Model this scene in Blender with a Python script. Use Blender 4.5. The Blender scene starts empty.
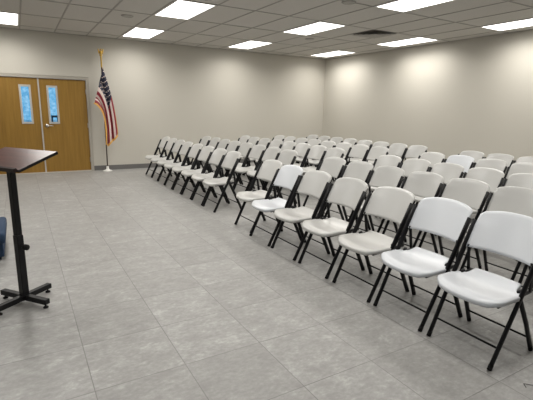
import bpy, bmesh, math, random
from mathutils import Vector, Matrix
random.seed(7)
S = bpy.context.scene
COL = S.collection
PI = math.pi

# ------------------------------------------------------------------ materials
def mat(name):
    m = bpy.data.materials.new(name); m.use_nodes = True
    nt = m.node_tree; nt.nodes.clear()
    out = nt.nodes.new('ShaderNodeOutputMaterial')
    b = nt.nodes.new('ShaderNodeBsdfPrincipled')
    nt.links.new(b.outputs[0], out.inputs[0])
    return m, nt, b
def node(nt, t, **kw):
    n = nt.nodes.new(t)
    for k, v in kw.items(): setattr(n, k, v)
    return n
def mth(nt, op, a, b=None, c=None):
    n = node(nt, 'ShaderNodeMath', operation=op)
    for i, v in enumerate((a, b, c)):
        if v is None: continue
        if isinstance(v, (int, float)): n.inputs[i].default_value = v
        else: nt.links.new(v, n.inputs[i])
    return n.outputs[0]
def ramp(nt, fac, stops):
    n = node(nt, 'ShaderNodeValToRGB'); cr = n.color_ramp
    while len(cr.elements) < len(stops): cr.elements.new(0.5)
    for e, (p, c) in zip(cr.elements, stops): e.position = p; e.color = (*c, 1)
    nt.links.new(fac, n.inputs[0]); return n.outputs[0]
def noise(nt, vec, scale, detail=4, rough=0.55):
    n = node(nt, 'ShaderNodeTexNoise'); n.inputs['Scale'].default_value = scale
    n.inputs['Detail'].default_value = detail; n.inputs['Roughness'].default_value = rough
    if vec is not None: nt.links.new(vec, n.inputs['Vector'])
    return n.outputs['Fac']
def objco(nt, scale=(1, 1, 1)):
    tc = node(nt, 'ShaderNodeTexCoord'); mp = node(nt, 'ShaderNodeMapping')
    mp.inputs['Scale'].default_value = scale
    nt.links.new(tc.outputs['Object'], mp.inputs[0]); return mp.outputs[0]
def simple(name, col, rough=0.5, metal=0.0, var=0.06, nscale=30, bump=0.0, spec=0.5):
    """plain surface with a faint procedural mottling"""
    m, nt, b = mat(name)
    co = objco(nt); f = noise(nt, co, nscale, 3)
    lo = tuple(c * (1 - var) for c in col); hi = tuple(min(1, c * (1 + var)) for c in col)
    nt.links.new(ramp(nt, f, [(0.3, lo), (0.7, hi)]), b.inputs['Base Color'])
    b.inputs['Roughness'].default_value = rough; b.inputs['Metallic'].default_value = metal
    b.inputs['Specular IOR Level'].default_value = spec
    if bump:
        bp = node(nt, 'ShaderNodeBump'); bp.inputs['Strength'].default_value = bump; bp.inputs['Distance'].default_value = 0.002
        nt.links.new(f, bp.inputs['Height']); nt.links.new(bp.outputs[0], b.inputs['Normal'])
    return m

M = {}
M['wall'] = simple('wall_paint', (0.56, 0.535, 0.475), 0.65, var=0.02, nscale=60, bump=0.05, spec=0.3)
M['ceiling'] = simple('ceiling_tile', (0.56, 0.54, 0.505), 0.9, var=0.07, nscale=180, bump=0.3, spec=0.1)
M['grid'] = simple('ceiling_grid_metal', (0.33, 0.315, 0.29), 0.6, var=0.02)  # darker than the tiles: shade of the tile-edge reveals put into the colour
M['base'] = simple('baseboard_vinyl', (0.15, 0.145, 0.14), 0.5, var=0.03)
M['trim'] = simple('door_frame_paint', (0.40, 0.37, 0.32), 0.45, var=0.02)
M['black'] = simple('black_powder_coat', (0.008, 0.008, 0.009), 0.42, var=0.1, nscale=200, spec=0.22)
M['rubber'] = simple('black_rubber', (0.010, 0.010, 0.010), 0.7, var=0.1, spec=0.2)
M['plastic'] = simple('grey_beige_plastic', (0.495, 0.492, 0.475), 0.30, var=0.015, nscale=140, bump=0.12)
M['plastic_white'] = simple('white_plastic', (0.60, 0.62, 0.648), 0.32, var=0.012, nscale=140, bump=0.12)
M['metal'] = simple('brushed_metal', (0.55, 0.54, 0.52), 0.35, 1.0, var=0.05)
M['alu'] = simple('pale_aluminium', (0.52, 0.50, 0.46), 0.45, 0.2, var=0.03)
M['gold'] = simple('gilded_metal', (0.75, 0.50, 0.13), 0.32, 0.9, var=0.08)
M['pole'] = simple('dark_wood_pole', (0.050, 0.026, 0.018), 0.35, var=0.2)
M['white_base'] = simple('white_enamel', (0.72, 0.71, 0.68), 0.4, var=0.03)
M['lampwhite'] = simple('white_fixture_enamel', (0.75, 0.75, 0.73), 0.5, var=0.02)
M['grille'] = simple('grey_grille', (0.40, 0.385, 0.355), 0.6, var=0.08, nscale=300)
M['vent_dark'] = simple('vent_dark', (0.15, 0.148, 0.14), 0.8)
M['blue'] = simple('blue_upholstery', (0.014, 0.036, 0.080), 0.85, var=0.25, nscale=120, bump=0.3)
M['navy'] = simple('dark_navy_fabric', (0.012, 0.02, 0.04), 0.9, var=0.2, nscale=120)
M['flag_red'] = simple('flag_red', (0.23, 0.012, 0.025), 0.7, var=0.08)
M['flag_white'] = simple('flag_white', (0.66, 0.54, 0.50), 0.7, var=0.04)
M['flag_navy'] = simple('flag_navy', (0.006, 0.008, 0.028), 0.7, var=0.1)
M['fringe'] = simple('gold_fringe', (0.72, 0.40, 0.10), 0.6, var=0.2, nscale=150)
M['outdoor'] = simple('outdoor_paving', (0.60, 0.62, 0.64), 0.8, var=0.08, nscale=4)
M['outdoor_dark'] = simple('dark_outdoor_metal', (0.02, 0.025, 0.035), 0.6)
M['cord'] = simple('dark_cord', (0.03, 0.025, 0.022), 0.6)

def wood(name, lo, mid, hi, scale, rough, coat=0.0, detail=5):
    m, nt, b = mat(name)
    co = objco(nt, scale)
    f = noise(nt, co, 1.0, detail, 0.6)
    nt.links.new(ramp(nt, f, [(0.28, lo), (0.5, mid), (0.75, hi)]), b.inputs['Base Color'])
    b.inputs['Roughness'].default_value = rough
    b.inputs['Coat Weight'].default_value = coat; b.inputs['Coat Roughness'].default_value = 0.2
    return m
M['door'] = wood('honey_oak_veneer', (0.235, 0.125, 0.018), (0.275, 0.150, 0.023), (0.32, 0.180, 0.031), (26, 26, 1.6), 0.42)
M['mahogany'] = wood('mahogany_laminate', (0.035, 0.012, 0.010), (0.060, 0.020, 0.016), (0.095, 0.034, 0.026), (3, 40, 40), 0.32)

M['ledge'] = simple('dark_mahogany_edge', (0.016, 0.007, 0.006), 0.4, var=0.15, spec=0.3)

def floor_mat():
    m, nt, b = mat('grey_stone_tile')
    tc = node(nt, 'ShaderNodeTexCoord'); sp = node(nt, 'ShaderNodeSeparateXYZ')
    nt.links.new(tc.outputs['Object'], sp.inputs[0])
    P = 0.481
    u = mth(nt, 'DIVIDE', mth(nt, 'ADD', sp.outputs[0], 7.13 + 40 * P), P)
    v = mth(nt, 'DIVIDE', mth(nt, 'ADD', sp.outputs[1], 7.515 + 40 * P), P)
    cu, cv = mth(nt, 'FLOOR', u), mth(nt, 'FLOOR', v)
    fu, fv = mth(nt, 'FRACT', u), mth(nt, 'FRACT', v)
    du = mth(nt, 'MINIMUM', fu, mth(nt, 'SUBTRACT', 1.0, fu)); dv = mth(nt, 'MINIMUM', fv, mth(nt, 'SUBTRACT', 1.0, fv))
    d = mth(nt, 'MINIMUM', du, dv)
    mr = node(nt, 'ShaderNodeMapRange'); mr.inputs['From Min'].default_value = 0.002; mr.inputs['From Max'].default_value = 0.007
    mr.inputs['To Min'].default_value = 1; mr.inputs['To Max'].default_value = 0
    nt.links.new(d, mr.inputs['Value']); grout = mr.outputs[0]
    cell = node(nt, 'ShaderNodeCombineXYZ'); nt.links.new(cu, cell.inputs[0]); nt.links.new(cv, cell.inputs[1])
    wn = node(nt, 'ShaderNodeTexWhiteNoise'); nt.links.new(cell.outputs[0], wn.inputs['Vector'])
    # every tile shows its own patch of the stone pattern
    off = node(nt, 'ShaderNodeVectorMath', operation='MULTIPLY_ADD')
    nt.links.new(wn.outputs['Color'], off.inputs[0]); off.inputs[1].default_value = (9, 9, 9); nt.links.new(tc.outputs['Object'], off.inputs[2])
    mp = node(nt, 'ShaderNodeMapping'); mp.inputs['Scale'].default_value = (1.0, 1.5, 1.0); nt.links.new(off.outputs[0], mp.inputs[0])
    n1 = noise(nt, mp.outputs[0], 6.5, 8, 0.72)
    n2 = noise(nt, mp.outputs[0], 30, 5, 0.65)
    f = mth(nt, 'ADD', mth(nt, 'MULTIPLY', n1, 0.58), mth(nt, 'MULTIPLY', n2, 0.42))
    f = mth(nt, 'ADD', f, mth(nt, 'MULTIPLY', mth(nt, 'SUBTRACT', wn.outputs['Value'], 0.5), 0.06))
    col = ramp(nt, f, [(0.34, (0.225, 0.220, 0.211)), (0.48, (0.280, 0.275, 0.264)), (0.56, (0.320, 0.315, 0.304)), (0.68, (0.45, 0.445, 0.432))])
    mx = node(nt, 'ShaderNodeMix', data_type='RGBA'); nt.links.new(mth(nt, 'MULTIPLY', grout, mth(nt, 'MULTIPLY_ADD', noise(nt, tc.outputs['Object'], 3.0, 2), 1.0, 0.15)), mx.inputs[0])
    nt.links.new(col, mx.inputs[6]); mx.inputs[7].default_value = (0.10, 0.098, 0.092, 1)
    nt.links.new(mx.outputs[2], b.inputs['Base Color'])
    rr = mth(nt, 'ADD', 0.36, mth(nt, 'MULTIPLY', n1, 0.22)); nt.links.new(rr, b.inputs['Roughness'])
    bp = node(nt, 'ShaderNodeBump'); bp.inputs['Strength'].default_value = 0.25; bp.inputs['Distance'].default_value = 0.002
    h = mth(nt, 'SUBTRACT', mth(nt, 'MULTIPLY', n2, 0.25), grout)
    nt.links.new(h, bp.inputs['Height']); nt.links.new(bp.outputs[0], b.inputs['Normal'])
    return m
M['floor'] = floor_mat()

def emis(name, col, strength):
    m = bpy.data.materials.new(name); m.use_nodes = True; nt = m.node_tree; nt.nodes.clear()
    o = nt.nodes.new('ShaderNodeOutputMaterial'); e = nt.nodes.new('ShaderNodeEmission')
    e.inputs[0].default_value = (*col, 1); e.inputs[1].default_value = strength
    nt.links.new(e.outputs[0], o.inputs[0]); return m
M['diffuser'] = emis('lit_diffuser', (1.0, 0.97, 0.92), 4.0)

def film_glass():
    m = bpy.data.materials.new('blue_tinted_glass'); m.use_nodes = True; nt = m.node_tree; nt.nodes.clear()
    o = nt.nodes.new('ShaderNodeOutputMaterial'); t = nt.nodes.new('ShaderNodeBsdfTransparent'); g = nt.nodes.new('ShaderNodeBsdfGlossy')
    f = noise(nt, objco(nt, (1, 1, 1)), 14, 3)
    nt.links.new(ramp(nt, f, [(0.35, (0.46, 0.74, 0.86)), (0.65, (0.74, 0.89, 0.94))]), t.inputs[0])
    g.inputs['Roughness'].default_value = 0.05
    fr = nt.nodes.new('ShaderNodeFresnel'); fr.inputs[0].default_value = 1.45
    mx = nt.nodes.new('ShaderNodeMixShader'); nt.links.new(fr.outputs[0], mx.inputs[0])
    nt.links.new(t.outputs[0], mx.inputs[1]); nt.links.new(g.outputs[0], mx.inputs[2]); nt.links.new(mx.outputs[0], o.inputs[0])
    return m
M['glass'] = film_glass()

# ------------------------------------------------------------------ mesh helpers
def link(name, bm, m, parent=None, smooth=False, loc=None):
    me = bpy.data.meshes.new(name); bmesh.ops.recalc_face_normals(bm, faces=bm.faces)
    if smooth:
        for f in bm.faces: f.smooth = True
    bm.to_mesh(me); bm.free()
    for x in (m if isinstance(m, (list, tuple)) else [m]): me.materials.append(x)
    o = bpy.data.objects.new(name, me); COL.objects.link(o)
    if parent is not None: o.parent = parent
    if loc is not None: o.location = loc
    return o
def box(bm, x0, x1, y0, y1, z0, z1, bev=0.0, mi=0):
    vs = [bm.verts.new(p) for p in ((x0,y0,z0),(x1,y0,z0),(x1,y1,z0),(x0,y1,z0),(x0,y0,z1),(x1,y0,z1),(x1,y1,z1),(x0,y1,z1))]
    fs = [bm.faces.new([vs[i] for i in q]) for q in ((3,2,1,0),(4,5,6,7),(0,1,5,4),(1,2,6,5),(2,3,7,6),(3,0,4,7))]
    for f in fs: f.material_index = mi
    if bev:
        es = list({e for f in fs for e in f.edges})
        bmesh.ops.bevel(bm, geom=es, offset=bev, segments=2, affect='EDGES', profile=0.5)
    return vs
def B(*a, **k):
    bm = bmesh.new(); box(bm, *a, **k); return bm
def tube(bm, pts, ra, rb=None, seg=10, up=(0, 1, 0), rbs=None):
    """sweep an oval (ra along 'up', rb across) through pts, capped"""
    rb = rb or ra; pts = [Vector(p) for p in pts]; rings = []
    for i, p in enumerate(pts):
        d = (pts[min(i+1, len(pts)-1)] - pts[max(i-1, 0)]).normalized()
        u = Vector(up); u = (u - d * u.dot(d))
        if u.length < 1e-4: u = Vector((1, 0, 0)) - d * d.x
        u.normalize(); w = d.cross(u); rb = rbs[i] if rbs else rb
        rings.append([bm.verts.new(p + u * ra * math.cos(2*PI*k/seg) + w * rb * math.sin(2*PI*k/seg)) for k in range(seg)])
    for a, b in zip(rings, rings[1:]):
        for k in range(seg): bm.faces.new((a[k], a[(k+1) % seg], b[(k+1) % seg], b[k]))
    bm.faces.new(rings[0][::-1]); bm.faces.new(rings[-1])
def lathe(bm, prof, seg=24, c=(0, 0, 0)):
    rings = []
    for r, z in prof:
        rings.append([bm.verts.new((c[0] + max(r, 1e-4) * math.cos(2*PI*k/seg), c[1] + max(r, 1e-4) * math.sin(2*PI*k/seg), c[2] + z)) for k in range(seg)])
    for a, b in zip(rings, rings[1:]):
        for k in range(seg): bm.faces.new((a[k], a[(k+1) % seg], b[(k+1) % seg], b[k]))
    bm.faces.new(rings[0][::-1]); bm.faces.new(rings[-1])
def T(*a, **k):
    bm = bmesh.new(); tube(bm, *a, **k); return bm
def tag(o, label, cat, group=None):
    o['label'] = label; o['category'] = cat
    if group: o['group'] = group
    return o
def empty(name, loc, rz=0):
    o = bpy.data.objects.new(name, None); COL.objects.link(o); o.location = loc; o.rotation_euler = (0, 0, rz)
    o.empty_display_size = 0.1; return o
def struct(name, bm, m, parent=None):
    o = link(name, bm, m, parent)
    o['kind'] = 'structure'; return o
def copy_tree(o, parent=None):
    c = o.copy(); COL.objects.link(c)
    if parent is not None: c.parent = parent
    for ch in list(o.children): copy_tree(ch, c)
    return c

# ------------------------------------------------------------------ room shell (far corner of the two walls at x=0, y=0)
X0, Y0, H, TH = -10.6, -12.6, 2.88, 0.12
DL, DC, DR, DH = -8.30, -7.395, -6.492, 1.962      # double door opening
FW = 0.062                                         # frame width
struct('floor', B(X0-TH, TH, Y0-TH, TH, -0.10, 0.0), M['floor'])
struct('ceiling', B(X0-TH, TH, Y0-TH, TH, H, H+0.10), M['ceiling'])
bm = bmesh.new()
box(bm, X0-TH, DL-FW, 0, TH, 0, H); box(bm, DR+FW, TH, 0, TH, 0, H); box(bm, DL-FW, DR+FW, 0, TH, DH+FW+0.005, H)
struct('wall_back', bm, M['wall'])
struct('wall_right', B(0, TH, Y0-TH, 0, 0, H), M['wall'])
struct('wall_front', B(X0, 0, Y0-TH, Y0, 0, H), M['wall'])
# left wall with a strip of windows (behind and left of the camera)
WY = [(-11.9, -10.2), (-9.4, -7.7)]; WZ0, WZ1 = 0.9, 2.3
bm = bmesh.new()
box(bm, X0-TH, X0, Y0, 0, 0, WZ0); box(bm, X0-TH, X0, Y0, 0, WZ1, H)
e = Y0
for a, b_ in WY: box(bm, X0-TH, X0, e, a, WZ0, WZ1); e = b_
box(bm, X0-TH, X0, e, 0, WZ0, WZ1)
struct('wall_left', bm, M['wall'])
mg = bpy.data.materials.new('clear_glass'); mg.use_nodes = True; nt = mg.node_tree; nt.nodes.clear()
o_ = nt.nodes.new('ShaderNodeOutputMaterial'); t_ = nt.nodes.new('ShaderNodeBsdfTransparent'); t_.inputs[0].default_value = (0.93, 0.96, 0.97, 1)
g_ = nt.nodes.new('ShaderNodeBsdfGlossy'); g_.inputs['Roughness'].default_value = 0.02; m_ = nt.nodes.new('ShaderNodeMixShader'); m_.inputs[0].default_value = 0.06
nt.links.new(t_.outputs[0], m_.inputs[1]); nt.links.new(g_.outputs[0], m_.inputs[2]); nt.links.new(m_.outputs[0], o_.inputs[0])
for i, (a, b_) in enumerate(WY):
    bm = bmesh.new(); x0, x1 = X0-0.09, X0-0.03
    box(bm, x0, x1, a, a+0.05, WZ0, WZ1); box(bm, x0, x1, b_-0.05, b_, WZ0, WZ1)
    box(bm, x0, x1, a+0.05, b_-0.05, WZ0, WZ0+0.05); box(bm, x0, x1, a+0.05, b_-0.05, WZ1-0.05, WZ1)
    box(bm, x0, x1, (a+b_)/2-0.02, (a+b_)/2+0.02, WZ0+0.05, WZ1-0.05)
    w = struct('window_%d' % (i+1), bm, M['alu'])
    link('window_pane', B(X0-0.065, X0-0.059, a+0.05, b_-0.05, WZ0+0.05, WZ1-0.05), mg, w)
# baseboards
BB, BT = 0.105, 0.012
struct('baseboard_back', B(DR+FW, 0, -BT, 0, 0, BB), M['base'])
struct('baseboard_back_left', B(X0, DL-FW, -BT, 0, 0, BB), M['base'])
struct('baseboard_right', B(-BT, 0, Y0, -BT, 0, BB), M['base'])
struct('baseboard_left', B(X0, X0+BT, Y0, -BT, 0, BB), M['base'])
struct('baseboard_front', B(X0+BT, -BT, Y0, Y0+BT, 0, BB), M['base'])
# ceiling T-bar grid: cells 0.6096 x 1.2192
TX, GX, GY = 0.6096, -0.3224, -0.4602
gx = [GX - k*TX for k in range(0, 22) if GX - k*TX > X0+0.05]
gy = [GY - k*2*TX for k in range(0, 12) if GY - k*2*TX > Y0+0.05]
bm = bmesh.new(); w = 0.011
for x in gx: box(bm, x-w, x+w, Y0, 0, H-0.006, H)
for y in gy:
    xs = [0.0] + gx + [X0]
    for a, b_ in zip(xs, xs[1:]): box(bm, b_ + (w if b_ != X0 else 0), a - (w if a else 0), y-w, y+w, H-0.006, H)
# wall angles
box(bm, X0, 0, -0.02, 0, H-0.006, H-0.0005); box(bm, -0.02, 0, Y0, -0.02, H-0.006, H-0.0005)
struct('trim_1', bm, M['grid'])

# ------------------------------------------------------------------ double door in the back wall
bm = bmesh.new()
y0, y1 = -0.018, TH+0.02
box(bm, DL-FW, DL, y0, y1, 0, DH+FW); box(bm, DR, DR+FW, y0, y1, 0, DH+FW); box(bm, DL, DR, y0, y1, DH+0.004, DH+FW)
struct('trim_2', bm, M['trim'])
struct('trim_3', B(DL, DR, -0.06, TH, 0, 0.014, bev=0.003), M['alu'])     # threshold
def door_leaf(n, x0, x1, wx0, wx1, handle):
    wz0, wz1 = 1.055, 1.805; f = 0.036; ya, yb = 0.010, 0.055
    bm = bmesh.new()
    box(bm, x0, wx0+f, ya, yb, 0.016, DH); box(bm, wx1-f, x1, ya, yb, 0.016, DH)
    box(bm, wx0+f, wx1-f, ya, yb, 0.016, wz0+f*0.6); box(bm, wx0+f, wx1-f, ya, yb, wz1-f*0.6, DH)
    d = struct('door_%d' % n, bm, M['door'])
    bm = bmesh.new(); yy0, yy1 = -0.002, ya-0.0005
    box(bm, wx0, wx0+f, yy0, yy1, wz0-f*.5, wz1+f*.5); box(bm, wx1-f, wx1, yy0, yy1, wz0-f*.5, wz1+f*.5)
    box(bm, wx0+f, wx1-f, yy0, yy1, wz0-f*.5, wz0+f*.6); box(bm, wx0+f, wx1-f, yy0, yy1, wz1-f*.6, wz1+f*.5)
    fr = link('vision_panel_frame', bm, M['alu'], d); fr['label'] = 'grey metal frame of the narrow door window'
    gl = link('glass_pane', B(wx0+f+.001, wx1-f-.001, 0.028, 0.034, wz0+f*.6+.001, wz1-f*.6-.001), M['glass'], d); gl['label'] = 'blue glowing glass'
    # hinges on the outer stile
    hx = x1-0.006 if handle else x0+0.006
    for hz in (0.25, 1.0, 1.72):
        link('hinge', T([(hx, -0.002, hz-0.05), (hx, -0.002, hz+0.05)], 0.007), M['metal'], d, True)
    if handle:
        hx = x0 + 0.085; hz = 1.0
        bm = bmesh.new(); tube(bm, [(hx, ya, hz), (hx, -0.006, hz)], 0.034, up=(0, 0, 1), seg=16)
        tube(bm, [(hx, -0.006, hz), (hx, -0.05, hz)], 0.011, up=(0, 0, 1)); tube(bm, [(hx-0.012, -0.05, hz), (hx+0.05, -0.052, hz), (hx+0.115, -0.045, hz-0.004)], 0.011, up=(0, 0, 1))
        h_ = link('door_handle', bm, M['metal'], d, True); h_['label'] = 'silver lever handle'
    return d
door_leaf(1, DL+0.003, DC-0.006, -7.757, -7.543, False)
d2 = door_leaf(2, DC+0.006, DR-0.003, -7.258, -7.052, True)
a_ = link('astragal', B(DC-0.018, DC+0.008, -0.006, 0.009, 0.016, DH-0.002), M['alu'], d2); a_['label'] = 'pale metal strip covering the gap'

# outdoors seen through the door glass
g = link('outdoor_paving', B(-30, 20, TH+0.02, 40, -0.22, -0.10), M['outdoor']); g['kind'] = 'structure'
t = empty('patio_table', (-6.32, 12.0, -0.10)); tag(t, 'dark table standing outdoors, seen through the right door window', 'table')
link('tabletop', B(-0.15, 0.15, -0.15, 0.15, 0.97, 1.06, bev=0.006), M['outdoor_dark'], t)
for sx in (-1, 1):
    for sy in (-1, 1):
        link('leg', T([(sx*0.15, sy*0.13, 0), (sx*0.12, sy*0.12, 0.97)], 0.03), M['outdoor_dark'], t)

# ------------------------------------------------------------------ ceiling fixtures
LAMP = bpy.data.lights.new('lamp_tubes', 'AREA'); LAMP.shape = 'RECTANGLE'; LAMP.size = TX-0.08; LAMP.size_y = 2*TX-0.08
LAMP.energy = 21.0; LAMP.color = (1.0, 0.97, 0.92); LAMP.spread = 2.65
def light_fixture(col, row, label):
    i = 0.035; x1 = GX - col*4*TX; x0 = x1-TX; y1 = GY - row*4*TX; y0 = y1-2*TX
    cx, cy = (x0+x1)/2, (y0+y1)/2; hx, hy = TX/2-0.013, TX-0.013; dx, dy = TX/2-i, TX-i
    t = empty('ceiling_light', (cx, cy, H)); tag(t, label, 'ceiling light', 'recessed ceiling light panels')
    bm = bmesh.new()
    box(bm, -hx, -dx, -hy, hy, -0.010, 0); box(bm, dx, hx, -hy, hy, -0.010, 0)
    box(bm, -dx, dx, -hy, -dy, -0.010, 0); box(bm, -dx, dx, dy, hy, -0.010, 0)
    link('frame', bm, M['lampwhite'], t)
    link('diffuser', B(-dx, dx, -dy, dy, -0.008, -0.001), M['diffuser'], t)
    o = bpy.data.objects.new('lamp_tubes', LAMP); COL.objects.link(o); o.parent = t; o.location = (0, 0, -0.0095)
LBL = {(3,0): 'glowing white ceiling panel above the wooden doors, cut by the left edge of view',
       (2,0): 'glowing ceiling panel nearest the flag, small one close to the back wall',
       (1,0): 'glowing ceiling panel close to the back wall midway between flag and room corner',
       (0,0): 'glowing ceiling panel right in the corner of the two walls',
       (2,1): 'large glowing ceiling panel cut by the top edge, ahead of the one nearest the flag',
       (1,1): 'long glowing ceiling panel just left of the square air vent',
       (0,1): 'long glowing ceiling panel by the right wall, right of the square air vent',
       (1,2): 'large glowing ceiling panel at top of view, directly ahead of the middle one',
       (0,2): 'glowing ceiling panel by the right wall cut by the right edge of view'}
for c in range(0, 6):
    for r in range(0, 4):
        if GX - c*4*TX - TX < X0+.3 or GY - r*4*TX - 2*TX < Y0+.3: continue
        light_fixture(c, r, LBL.get((c, r), 'glowing ceiling panel over the near part of the room, out of the photo'))
# supply air vent
t = empty('air_vent', (GX-2.5*TX, GY-6*TX+TX/2+0.0, H)); tag(t, 'square grey louvred air vent set into the ceiling between two light panels', 'vent')
h = TX/2-0.014
link('backing', B(-h+.01, h-.01, -h+.01, h-.01, -0.004, -0.001), M['vent_dark'], t)
for k in range(4):
    a = h - k*0.068; bm = bmesh.new(); z0, z1 = -0.006, -0.024; s = 0.040
    o1 = [bm.verts.new((x*a, y*a, z1)) for x, y in ((-1,-1),(1,-1),(1,1),(-1,1))]
    i1 = [bm.verts.new((x*(a-s), y*(a-s), z0)) for x, y in ((-1,-1),(1,-1),(1,1),(-1,1))]
    o2 = [bm.verts.new((x*a, y*a, z1+.002)) for x, y in ((-1,-1),(1,-1),(1,1),(-1,1))]
    i2 = [bm.verts.new((x*(a-s), y*(a-s), z0+.002)) for x, y in ((-1,-1),(1,-1),(1,1),(-1,1))]
    for q in range(4):
        n = (q+1) % 4
        bm.faces.new((o1[q], o1[n], i1[n], i1[q])); bm.faces.new((i2[q], i2[n], o2[n], o2[q]))
        bm.faces.new((o2[q], o2[n], o1[n], o1[q])); bm.faces.new((i1[q], i1[n], i2[n], i2[q]))
    link('louvre', bm, M['grille'], t)
for x, y, lab in ((-6.13, -2.57, 'round grey ceiling disc on the left, above the doors and flag'),
                  (-2.45, -2.58, 'small round grey ceiling disc in front of the corner light panel'),
                  (-3.80, -5.32, 'round grey ceiling disc at the top of view beside the large panel')):
    t = empty('ceiling_speaker', (x, y, H)); tag(t, lab, 'ceiling speaker', 'round ceiling discs')
    bm = bmesh.new(); lathe(bm, [(0.10, 0.0), (0.10, -0.006), (0.088, -0.012), (0.086, -0.009), (0.086, 0.0)], 28); link('rim', bm, M['grid'], t, False)
    bm = bmesh.new(); lathe(bm, [(0.085, -0.001), (0.085, -0.007), (0.05, -0.010), (0.0, -0.011)], 28); link('grille', bm, M['grille'], t, True)

# ------------------------------------------------------------------ folding chair (faces -x)
HW = 0.208
def fx(z): return -0.213 + 0.492*z            # front leg / back post line
def rx(z): return 0.217 - 0.453*z             # rear leg line
def seat_bm():
    N, K = 16, 18; bm = bmesh.new()
    def wid(t):
        if t < 0.20: return 0.160 + 0.058*math.sin(t/0.20*PI/2)
        if t < 0.66: return 0.218
        if t < 0.80: return 0.218 - 0.062*(0.5-0.5*math.cos((t-0.66)/0.14*PI))
        return 0.156 - 0.010*(t-0.80)/0.20
    def P(s, t):
        xf = -0.224 - 0.032*(1-abs(s)**2.4); xb = 0.118 - 0.012*s*s
        x = xf + t*(xb-xf); y = s*wid(t)
        z = 0.414 - 0.012*(1-s*s)*math.sin(min(1, max(0, t))*PI)
        if t < 0.22: z -= 0.022*(1-t/0.22)**2
        if t > 0.70: z += 0.024*((t-0.70)/0.30)**1.6
        return Vector((x, y, z))
    top = [[bm.verts.new(P(-1+2*i/N, j/K)) for i in range(N+1)] for j in range(K+1)]
    for j in range(K):
        for i in range(N): bm.faces.new((top[j][i], top[j][i+1], top[j+1][i+1], top[j+1][i]))
    loop = [top[0][i] for i in range(N+1)] + [top[j][N] for j in range(1, K+1)] + [top[K][i] for i in range(N-1, -1, -1)] + [top[j][0] for j in range(K-1, 0, -1)]
    c = Vector((-0.1, 0, 0)); prev = loop; n = len(loop)
    for off, dz in ((0.005, -0.007), (0.004, -0.024), (-0.006, -0.032)):
        ring = []
        for v in loop:
            d = Vector((v.co.x-c.x, v.co.y, 0)).normalized(); ring.append(bm.verts.new((v.co.x+d.x*off, v.co.y+d.y*off, v.co.z+dz)))
        for k in range(n): bm.faces.new((prev[k], prev[(k+1) % n], ring[(k+1) % n], ring[k]))
        prev = ring
    bot = {}
    for k, v in enumerate(loop): bot[v] = prev[k]
    bt = [[bot.get(top[j][i]) or bm.verts.new(top[j][i].co - Vector((0, 0, 0.024))) for i in range(N+1)] for j in range(K+1)]
    for j in range(K):
        for i in range(N): bm.faces.new((bt[j][i], bt[j+1][i], bt[j+1][i+1], bt[j][i+1]))
    return bm
def back_bm():
    N, K = 20, 14; bm = bmesh.new()
    def P(s, t, off):
        a = abs(s)
        zt = 0.780 + 0.036*(1-a**2.6) - 0.050*max(0, (a-0.80)/0.20)**2.2
        zb = 0.572 + 0.004*(1-s*s)
        z = zb + t*(zt-zb)
        q = min(1, max(0, (z-0.735)/0.025)); w = 0.210 + 0.022*(q*q*(3-2*q))
        y = s*w
        x = fx(z) + 0.010 + 0.038*(1-s*s) + off
        if t > 0.92: x += 0.004*((t-0.92)/0.08)
        return Vector((x, y, z))
    F = [[bm.verts.new(P(-1+2*i/N, j/K, -0.009)) for i in range(N+1)] for j in range(K+1)]
    R_ = [[bm.verts.new(P(-1+2*i/N, j/K, 0.009)) for i in range(N+1)] for j in range(K+1)]
    for j in range(K):
        for i in range(N):
            bm.faces.new((F[j][i], F[j][i+1], F[j+1][i+1], F[j+1][i])); bm.faces.new((R_[j][i], R_[j+1][i], R_[j+1][i+1], R_[j][i+1]))
    def lp(G): return [G[0][i] for i in range(N+1)] + [G[j][N] for j in range(1, K+1)] + [G[K][i] for i in range(N-1, -1, -1)] + [G[j][0] for j in range(K-1, 0, -1)]
    a, b_ = lp(F), lp(R_); n = len(a); cc = Vector((fx(0.69)+0.03, 0, 0.69)); mid = []
    for u, v in zip(a, b_):
        m_ = (u.co+v.co)/2; d = (m_-cc); d.x = 0; d.normalize(); mid.append(bm.verts.new(m_ + d*0.006))
    for k in range(n):
        l = (k+1) % n
        bm.faces.new((a[k], mid[k], mid[l], a[l])); bm.faces.new((mid[k], b_[k], b_[l], mid[l]))
    return bm
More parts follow.
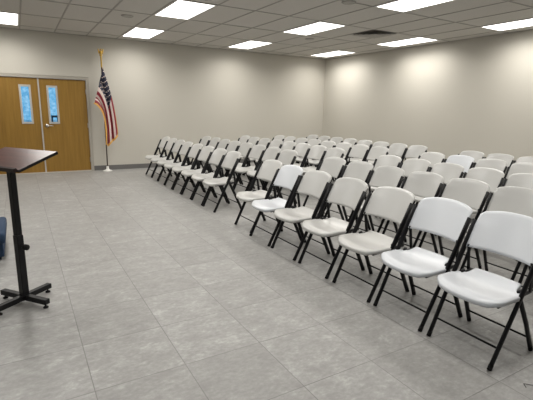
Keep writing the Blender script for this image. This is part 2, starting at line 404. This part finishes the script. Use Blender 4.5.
def make_chair(plastic):
    t = empty('folding_chair', (0, 0, 0))
    link('seat', seat_bm(), plastic, t, True); link('backrest', back_bm(), plastic, t, True)
    for s in (-1, 1):
        y = s*HW
        l = link('leg', T([(fx(z), y + s*0.016*z/0.742, z) for z in (0.012, 0.2, 0.38, 0.46, 0.6, 0.742)], 0.0108, 0.0245, rbs=[0.0175, 0.018, 0.019, 0.0245, 0.0245, 0.0245]), M['black'], t, True)
        link('foot_cap', T([(fx(0.0), y, 0.0), (fx(0.03), y, 0.03)], 0.0120, 0.0186), M['rubber'], l, True)
        yi = s*(HW-0.026)
        l = link('leg', T([(rx(0.012), y, 0.012), (rx(0.2), s*(HW-0.008), 0.2), (rx(0.36), yi, 0.36), (rx(0.425), yi, 0.425)], 0.0105, 0.019), M['black'], t, True)
        link('foot_cap', T([(rx(0.0), y, 0.0), (rx(0.03), y, 0.03)], 0.0118, 0.0172), M['rubber'], l, True)
        # folding link from the post down to the rear of the seat, and the seat rail
        link('brace', T([(fx(0.59)+0.006, s*(HW-0.008), 0.59), (0.115, s*(HW-0.008), 0.412)], 0.0065, 0.015), M['black'], t, True)
        link('seat_rail', T([(-0.19, s*(HW-0.016), 0.379), (-0.02, s*(HW-0.016), 0.390), (0.135, s*(HW-0.016), 0.403)], 0.008, 0.013), M['black'], t, True)
    for f_, z in ((fx, 0.118), (rx, 0.095)):
        link('stretcher', T([(f_(z), -HW, z), (f_(z), HW, z)], 0.0065, up=(0, 0, 1)), M['black'], t, True)
    link('back_crossbar', T([(fx(0.50)+.012, -HW+.02, 0.395), (fx(0.50)+.012, HW-.02, 0.395)], 0.008, up=(0, 0, 1)), M['black'], t, True)
    return t
grey_chair = make_chair(M['plastic']); white_chair = make_chair(M['plastic_white'])
used = set()
ORD = ['first', 'second', 'third', 'fourth', 'fifth', 'sixth', 'seventh', 'eighth']
ROWN = ['front row', 'second row', 'third row', 'fourth row', 'last row']
def put(x, y, white, label, rz=0.0):
    src = white_chair if white else grey_chair
    if white in used: src = copy_tree(src)
    used.add(white)
    src.location = (x, y, 0); src.rotation_euler = (0, 0, rz)
    tag(src, label, 'chair', 'folding chairs in rows')
far_x = [-5.353, -4.406, -3.424, -2.489, -1.470]; far_y = [-1.235, -1.280, -1.235, -1.285, -1.288]; far_p = [0.478, 0.475, 0.474, 0.478, 0.476]
near_x = [-5.425, -4.404, -3.445, -2.375, -1.488]
near_y = [[-5.688, -6.200, -6.681, -7.182, -7.695, -8.178, -8.662]] + [[a - 0.484*k for k in range(n)] for a, n in ((-5.726, 7), (-5.782, 6), (-5.685, 5), (-5.756, 4))]
for r in range(5):
    for k in range(8):
        pos = ROWN[r] + ' of far block, ' + ('end chair nearest the flag' if k == 0 else 'end chair beside the cross aisle' if k == 7 else ORD[k] + ' from flag end')
        jx, jy, rz = random.uniform(-.010, .010), random.uniform(-.001, .001), random.uniform(-.003, .003)
        if r == 0: jx = (0.03, 0.02, 0.012)[k] if k < 3 else 0
        put(far_x[r]+jx, far_y[r]-far_p[r]*k+jy, False, 'grey-white folding chair, ' + pos, rz)
white_set = {(0, 1), (0, 5), (0, 6), (3, 1)}
for r in range(5):
    for k, y in enumerate(near_y[r]):
        wh = (r, k) in white_set
        pos = ROWN[r] + ' of near block, ' + ('end chair beside the cross aisle' if k == 0 else 'nearest of all' if (r, k) == (0, 6) else ORD[k] + ' from cross aisle')
        jx, jy, rz = random.uniform(-.010, .010), random.uniform(-.003, .003), random.uniform(-.008, .008)
        if r == 0: jx, jy = (0.06 if k == 0 else 0), 0
        put(near_x[r]+jx, y+jy, wh, ('bright white' if wh else 'grey-white') + ' folding chair, ' + pos, rz)

# ------------------------------------------------------------------ lectern
t = empty('lectern', (-7.90, -6.711, 0), -0.978); tag(t, 'dark wood topped adjustable lectern on a black post with a cross base', 'lectern')
def arm(name, ang, L):
    bm = bmesh.new(); box(bm, 0.024, L, -0.021, 0.021, 0.030, 0.068, bev=0.004)
    bmesh.ops.rotate(bm, verts=bm.verts, cent=(0, 0, 0), matrix=Matrix.Rotation(ang, 3, 'Z'))
    o = link('base_arm', bm, M['black'], t)
    c, s = math.cos(ang)*(L-0.022), math.sin(ang)*(L-0.022)
    bm = bmesh.new(); lathe(bm, [(0.017, 0.0), (0.019, 0.004), (0.015, 0.010), (0.006, 0.014), (0.006, 0.031)], 16, (c, s, 0)); link('levelling_foot', bm, M['rubber'], o, True)
for k in range(4): arm('base_arm', k*PI/2 + 0.09, 0.222)
link('base_hub', B(-0.024, 0.024, -0.024, 0.024, 0.028, 0.074, bev=0.002), M['black'], t)
link('post', B(-0.024, 0.024, -0.024, 0.024, 0.074, 0.52, bev=0.004), M['black'], t)
link('inner_post', B(-0.0205, 0.0205, -0.0205, 0.0205, 0.52, 1.035, bev=0.003), M['black'], t)
bm = bmesh.new(); tube(bm, [(0.024, 0, 0.44), (0.066, 0, 0.44)], 0.007, up=(0, 0, 1))
tube(bm, [(0.060, 0, 0.44), (0.066, 0, 0.44), (0.080, 0, 0.44), (0.086, 0, 0.44)], 0.021, up=(0, 0, 1), seg=14)
link('knob', bm, M['rubber'], t, True)
tilt = Matrix.Rotation(0.315, 4, 'X'); tilt.translation = (0, 0.012, 1.068)
hw, hd = 0.278, 0.150
bm = B(-hw, hw, -hd, hd, -0.018, 0.0, bev=0.001); bm.transform(tilt); tt = link('tabletop', bm, M['mahogany'], t); tt['label'] = 'glossy dark mahogany tilted top'
bm = bmesh.new(); e_ = 0.002
box(bm, -hw-e_, hw+e_, -hd-e_, -hd-.0002, -0.019, -0.001); box(bm, -hw-e_, hw+e_, hd+.0002, hd+e_, -0.019, -0.001)
box(bm, -hw-e_, -hw-.0002, -hd, hd, -0.019, -0.001); box(bm, hw+.0002, hw+e_, -hd, hd, -0.019, -0.001)
bm.transform(tilt); link('edge_band', bm, M['black'], t)
bm = B(-hw+0.01, hw-0.006, -hd-0.024, -hd-0.0025, -0.012, 0.016, bev=0.002); bm.transform(tilt); link('paper_ledge', bm, M['ledge'], t)
bm = B(-0.12, 0.12, -0.09, 0.09, -0.028, -0.0185); bm.transform(tilt); link('mounting_plate', bm, M['black'], t)

# ------------------------------------------------------------------ low blue padded platform at the left edge
t = empty('padded_platform', (-8.35, -5.29, 0)); tag(t, 'low blue upholstered platform cut off by the left edge of view beyond the lectern', 'platform')
link('cushion_top', B(-0.32, 0.325, -0.36, 0.35, 0.155, 0.262, bev=0.028), M['blue'], t, True)
link('skirt', B(-0.30, 0.302, -0.34, 0.33, 0.03, 0.156, bev=0.008), M['blue'], t)
link('plinth', B(-0.28, 0.275, -0.32, 0.30, 0.0, 0.031), M['navy'], t)

# ------------------------------------------------------------------ flag on its stand
FX, FY = -6.18, -0.215
t = empty('flag_on_stand', (FX, FY, 0)); tag(t, 'United States flag with gold fringe draped on a dark pole beside the doors', 'flag')
bm = bmesh.new(); lathe(bm, [(0.098, 0.0), (0.100, 0.012), (0.085, 0.022), (0.045, 0.034), (0.030, 0.055), (0.024, 0.11), (0.020, 0.115)], 28); b_ = link('base', bm, M['white_base'], t, True); b_['label'] = 'round white floor base'
bm = bmesh.new(); lathe(bm, [(0.0135, 0.116), (0.0135, 1.20), (0.0135, 2.235)], 12); link('pole', bm, M['pole'], t, True)
bm = bmesh.new(); lathe(bm, [(0.017, 1.24), (0.019, 1.25), (0.019, 1.29), (0.017, 1.30)], 12); link('ferrule', bm, M['gold'], t, True)
bm = bmesh.new(); lathe(bm, [(0.018, 2.236), (0.017, 2.25), (0.016, 2.43), (0.024, 2.442), (0.012, 2.458), (0.036, 2.485), (0.036, 2.492), (0.012, 2.505)], 14); u_ = link('upper_pole', bm, M['gold'], t, True); u_['label'] = 'gold top section of the pole'
# eagle finial: body, head with beak, two raised wings, tail
def blob(bm, c, r, rot=None, n=10):
    v = bmesh.ops.create_uvsphere(bm, u_segments=n, v_segments=n-2, radius=1)['verts']
    mt = Matrix.Translation(c) @ (rot or Matrix.Identity(4)) @ Matrix.Diagonal((*r, 1))
    bmesh.ops.transform(bm, matrix=mt, verts=v)
bm = bmesh.new()
blob(bm, (0, 0, 2.540), (0.032, 0.028, 0.042)); blob(bm, (0, -0.008, 2.598), (0.018, 0.020, 0.019)); blob(bm, (0, -0.030, 2.594), (0.006, 0.013, 0.006)); blob(bm, (0, 0.024, 2.506), (0.016, 0.012, 0.026), Matrix.Rotation(0.4, 4, 'X'))
link('eagle_finial', bm, M['gold'], t, True)
for s in (-1, 1):
    bm = bmesh.new(); blob(bm, (s*0.043, 0.008, 2.572), (0.014, 0.011, 0.046), Matrix.Rotation(s*0.15, 4, 'Y'))
    blob(bm, (s*0.036, 0.010, 2.545), (0.013, 0.010, 0.036), Matrix.Rotation(-s*0.25, 4, 'Y'))
    link('finial_wing', bm, M['gold'], t, True)
# cloth: hoist edge falls from the pole top, folds run along the stripes
HT, HB, FT, FB = Vector((0.012, 2.225)), Vector((-0.195, 1.50)), Vector((0.240, 0.82)), Vector((0.005, 0.60))
def cloth(u, v):      # u along the fly 0..1, v from top edge 0 to bottom edge 1
    w_ = 2*PI*2.0*v - 1.1; k = 0.35 + 0.65*min(1, u*2.5)
    q = v + k*0.115*(math.sin(w_) - math.sin(-1.1)*(1-v) - math.sin(4*PI-1.1)*v)
    a = HT.lerp(FT, u); b2 = HB.lerp(FB, u); p = a.lerp(b2, q)
    bow = 0.05*(1-q)*math.sin(PI*u) + 0.125*q*math.sin(PI*u**0.6)
    y = -0.060 - k*0.050*math.cos(w_) - 0.015*math.sin(3*u*PI)*q
    return Vector((p.x + bow, y, p.y - 0.01*math.sin(w_)*u))
NU, NV = 56, 78; bm = bmesh.new()
g_ = [[bm.verts.new(cloth(i/NU, j/NV)) for i in range(NU+1)] for j in range(NV+1)]
for j in range(NV):
    for i in range(NU):
        f = bm.faces.new((g_[j][i], g_[j][i+1], g_[j+1][i+1], g_[j+1][i]))
        st = int(j/NV*13); f.material_index = 2 if (i/NU < 0.40 and st < 7) else st % 2
bm.normal_update()
def star(u, v, r):
    e = 0.004; c = cloth(u, v); du = (cloth(u+e, v)-c)/e; dv = (cloth(u, v+e)-c)/e; n = du.cross(dv).normalized()
    uu = du.normalized(); vv = n.cross(uu)
    for s in (-1, 1):
        ring = []
        for k in range(10):
            rr = r if k % 2 == 0 else r*0.45; a = k*PI/5
            ring.append(bm.verts.new(c + n*s*0.004 + uu*rr*math.sin(a) + vv*rr*math.cos(a)))
        cv = bm.verts.new(c + n*s*0.0042)
        for k in range(10): bm.faces.new((ring[k], ring[(k+1) % 10], cv)).material_index = 1
for row in range(9):
    for k in range(6 if row % 2 == 0 else 5):
        star(0.40*((k + (0.5 if row % 2 == 0 else 1.0))/6), (7/13)*((row+0.5)/9), 0.017)
fl = link('flag_cloth', bm, [M['flag_red'], M['flag_white'], M['flag_navy']], t, False)
for p in fl.data.polygons: p.use_smooth = True
fl['label'] = 'folded flag with red and white stripes and a dark starred canton'
bm = bmesh.new()      # fringe on the bottom, fly and top edges
def strip(pts, out):
    a = [bm.verts.new(p) for p in pts]; b2 = [bm.verts.new(p + out(k/(len(pts)-1)) + Vector((0, 0.004*math.sin(k*2.1), 0.004*math.sin(k*3.3)))) for k, p in enumerate(pts)]
    c2 = [bm.verts.new(p.co + Vector((0, 0.006, 0))) for p in b2]; d2_ = [bm.verts.new(p.co + Vector((0, 0.006, 0))) for p in a]
    for k in range(len(pts)-1):
        for q, w_ in ((a, b2), (b2, c2), (c2, d2_), (d2_, a)): bm.faces.new((q[k], q[k+1], w_[k+1], w_[k]))
strip([cloth(k/60, 1) for k in range(61)], lambda q: Vector((-0.028, 0, -0.024)))
strip([cloth(1, k/60) for k in range(61)], lambda q: Vector((0.010, 0, -0.045)))
strip([cloth(0.55+0.45*k/40, 0) for k in range(41)], lambda q: Vector((0.014*q, 0, 0.004)))
link('fringe', bm, M['fringe'], fl)
bm = bmesh.new(); tube(bm, [(0.012, -0.01, 2.22), (0.020, -0.030, 2.18), (0.022, -0.035, 2.02)], 0.004); link('tassel_cord', bm, M['fringe'], t, True)

# a scrap of thin dark cord on the floor at the near right
c_ = link('cord_scrap', T([(-5.612, -9.060, 0.002), (-5.592, -9.036, 0.003), (-5.560, -9.070, 0.003), (-5.528, -9.110, 0.0025)], 0.0016, seg=8), M['cord'])
tag(c_, 'short scrap of thin dark cord lying on the floor before the nearest chair', 'cord')

# ------------------------------------------------------------------ sky
w = bpy.data.worlds.new('World'); S.world = w; w.use_nodes = True; nt = w.node_tree; nt.nodes.clear()
o_ = nt.nodes.new('ShaderNodeOutputWorld'); bg = nt.nodes.new('ShaderNodeBackground')
bg.inputs[0].default_value = (0.55, 0.76, 1.0, 1); bg.inputs[1].default_value = 1.0
nt.links.new(bg.outputs[0], o_.inputs[0])

# ------------------------------------------------------------------ camera
cam = bpy.data.cameras.new('Camera'); co = bpy.data.objects.new('Camera', cam); COL.objects.link(co)
cam.sensor_fit = 'HORIZONTAL'; cam.sensor_width = 36.0; cam.lens = 416.4195*36/533; cam.clip_start = 0.05
pitch, roll, yaw = 0.2133, 0.0214, 0.5347
F = Vector((math.sin(yaw)*math.cos(pitch), math.cos(yaw)*math.cos(pitch), -math.sin(pitch)))
r = Vector((math.cos(yaw), -math.sin(yaw), 0)); u = r.cross(F)
r2 = math.cos(roll)*r + math.sin(roll)*u; u2 = -math.sin(roll)*r + math.cos(roll)*u
mw = Matrix((( r2.x, u2.x, -F.x, -7.828), (r2.y, u2.y, -F.y, -10.037), (r2.z, u2.z, -F.z, 1.4233), (0, 0, 0, 1)))
co.matrix_world = mw
S.camera = co
S.view_settings.view_transform = 'Standard'; S.view_settings.look = 'None'; S.view_settings.gamma = 1
S.view_settings.use_curve_mapping = False
S.view_settings.exposure = 0.0
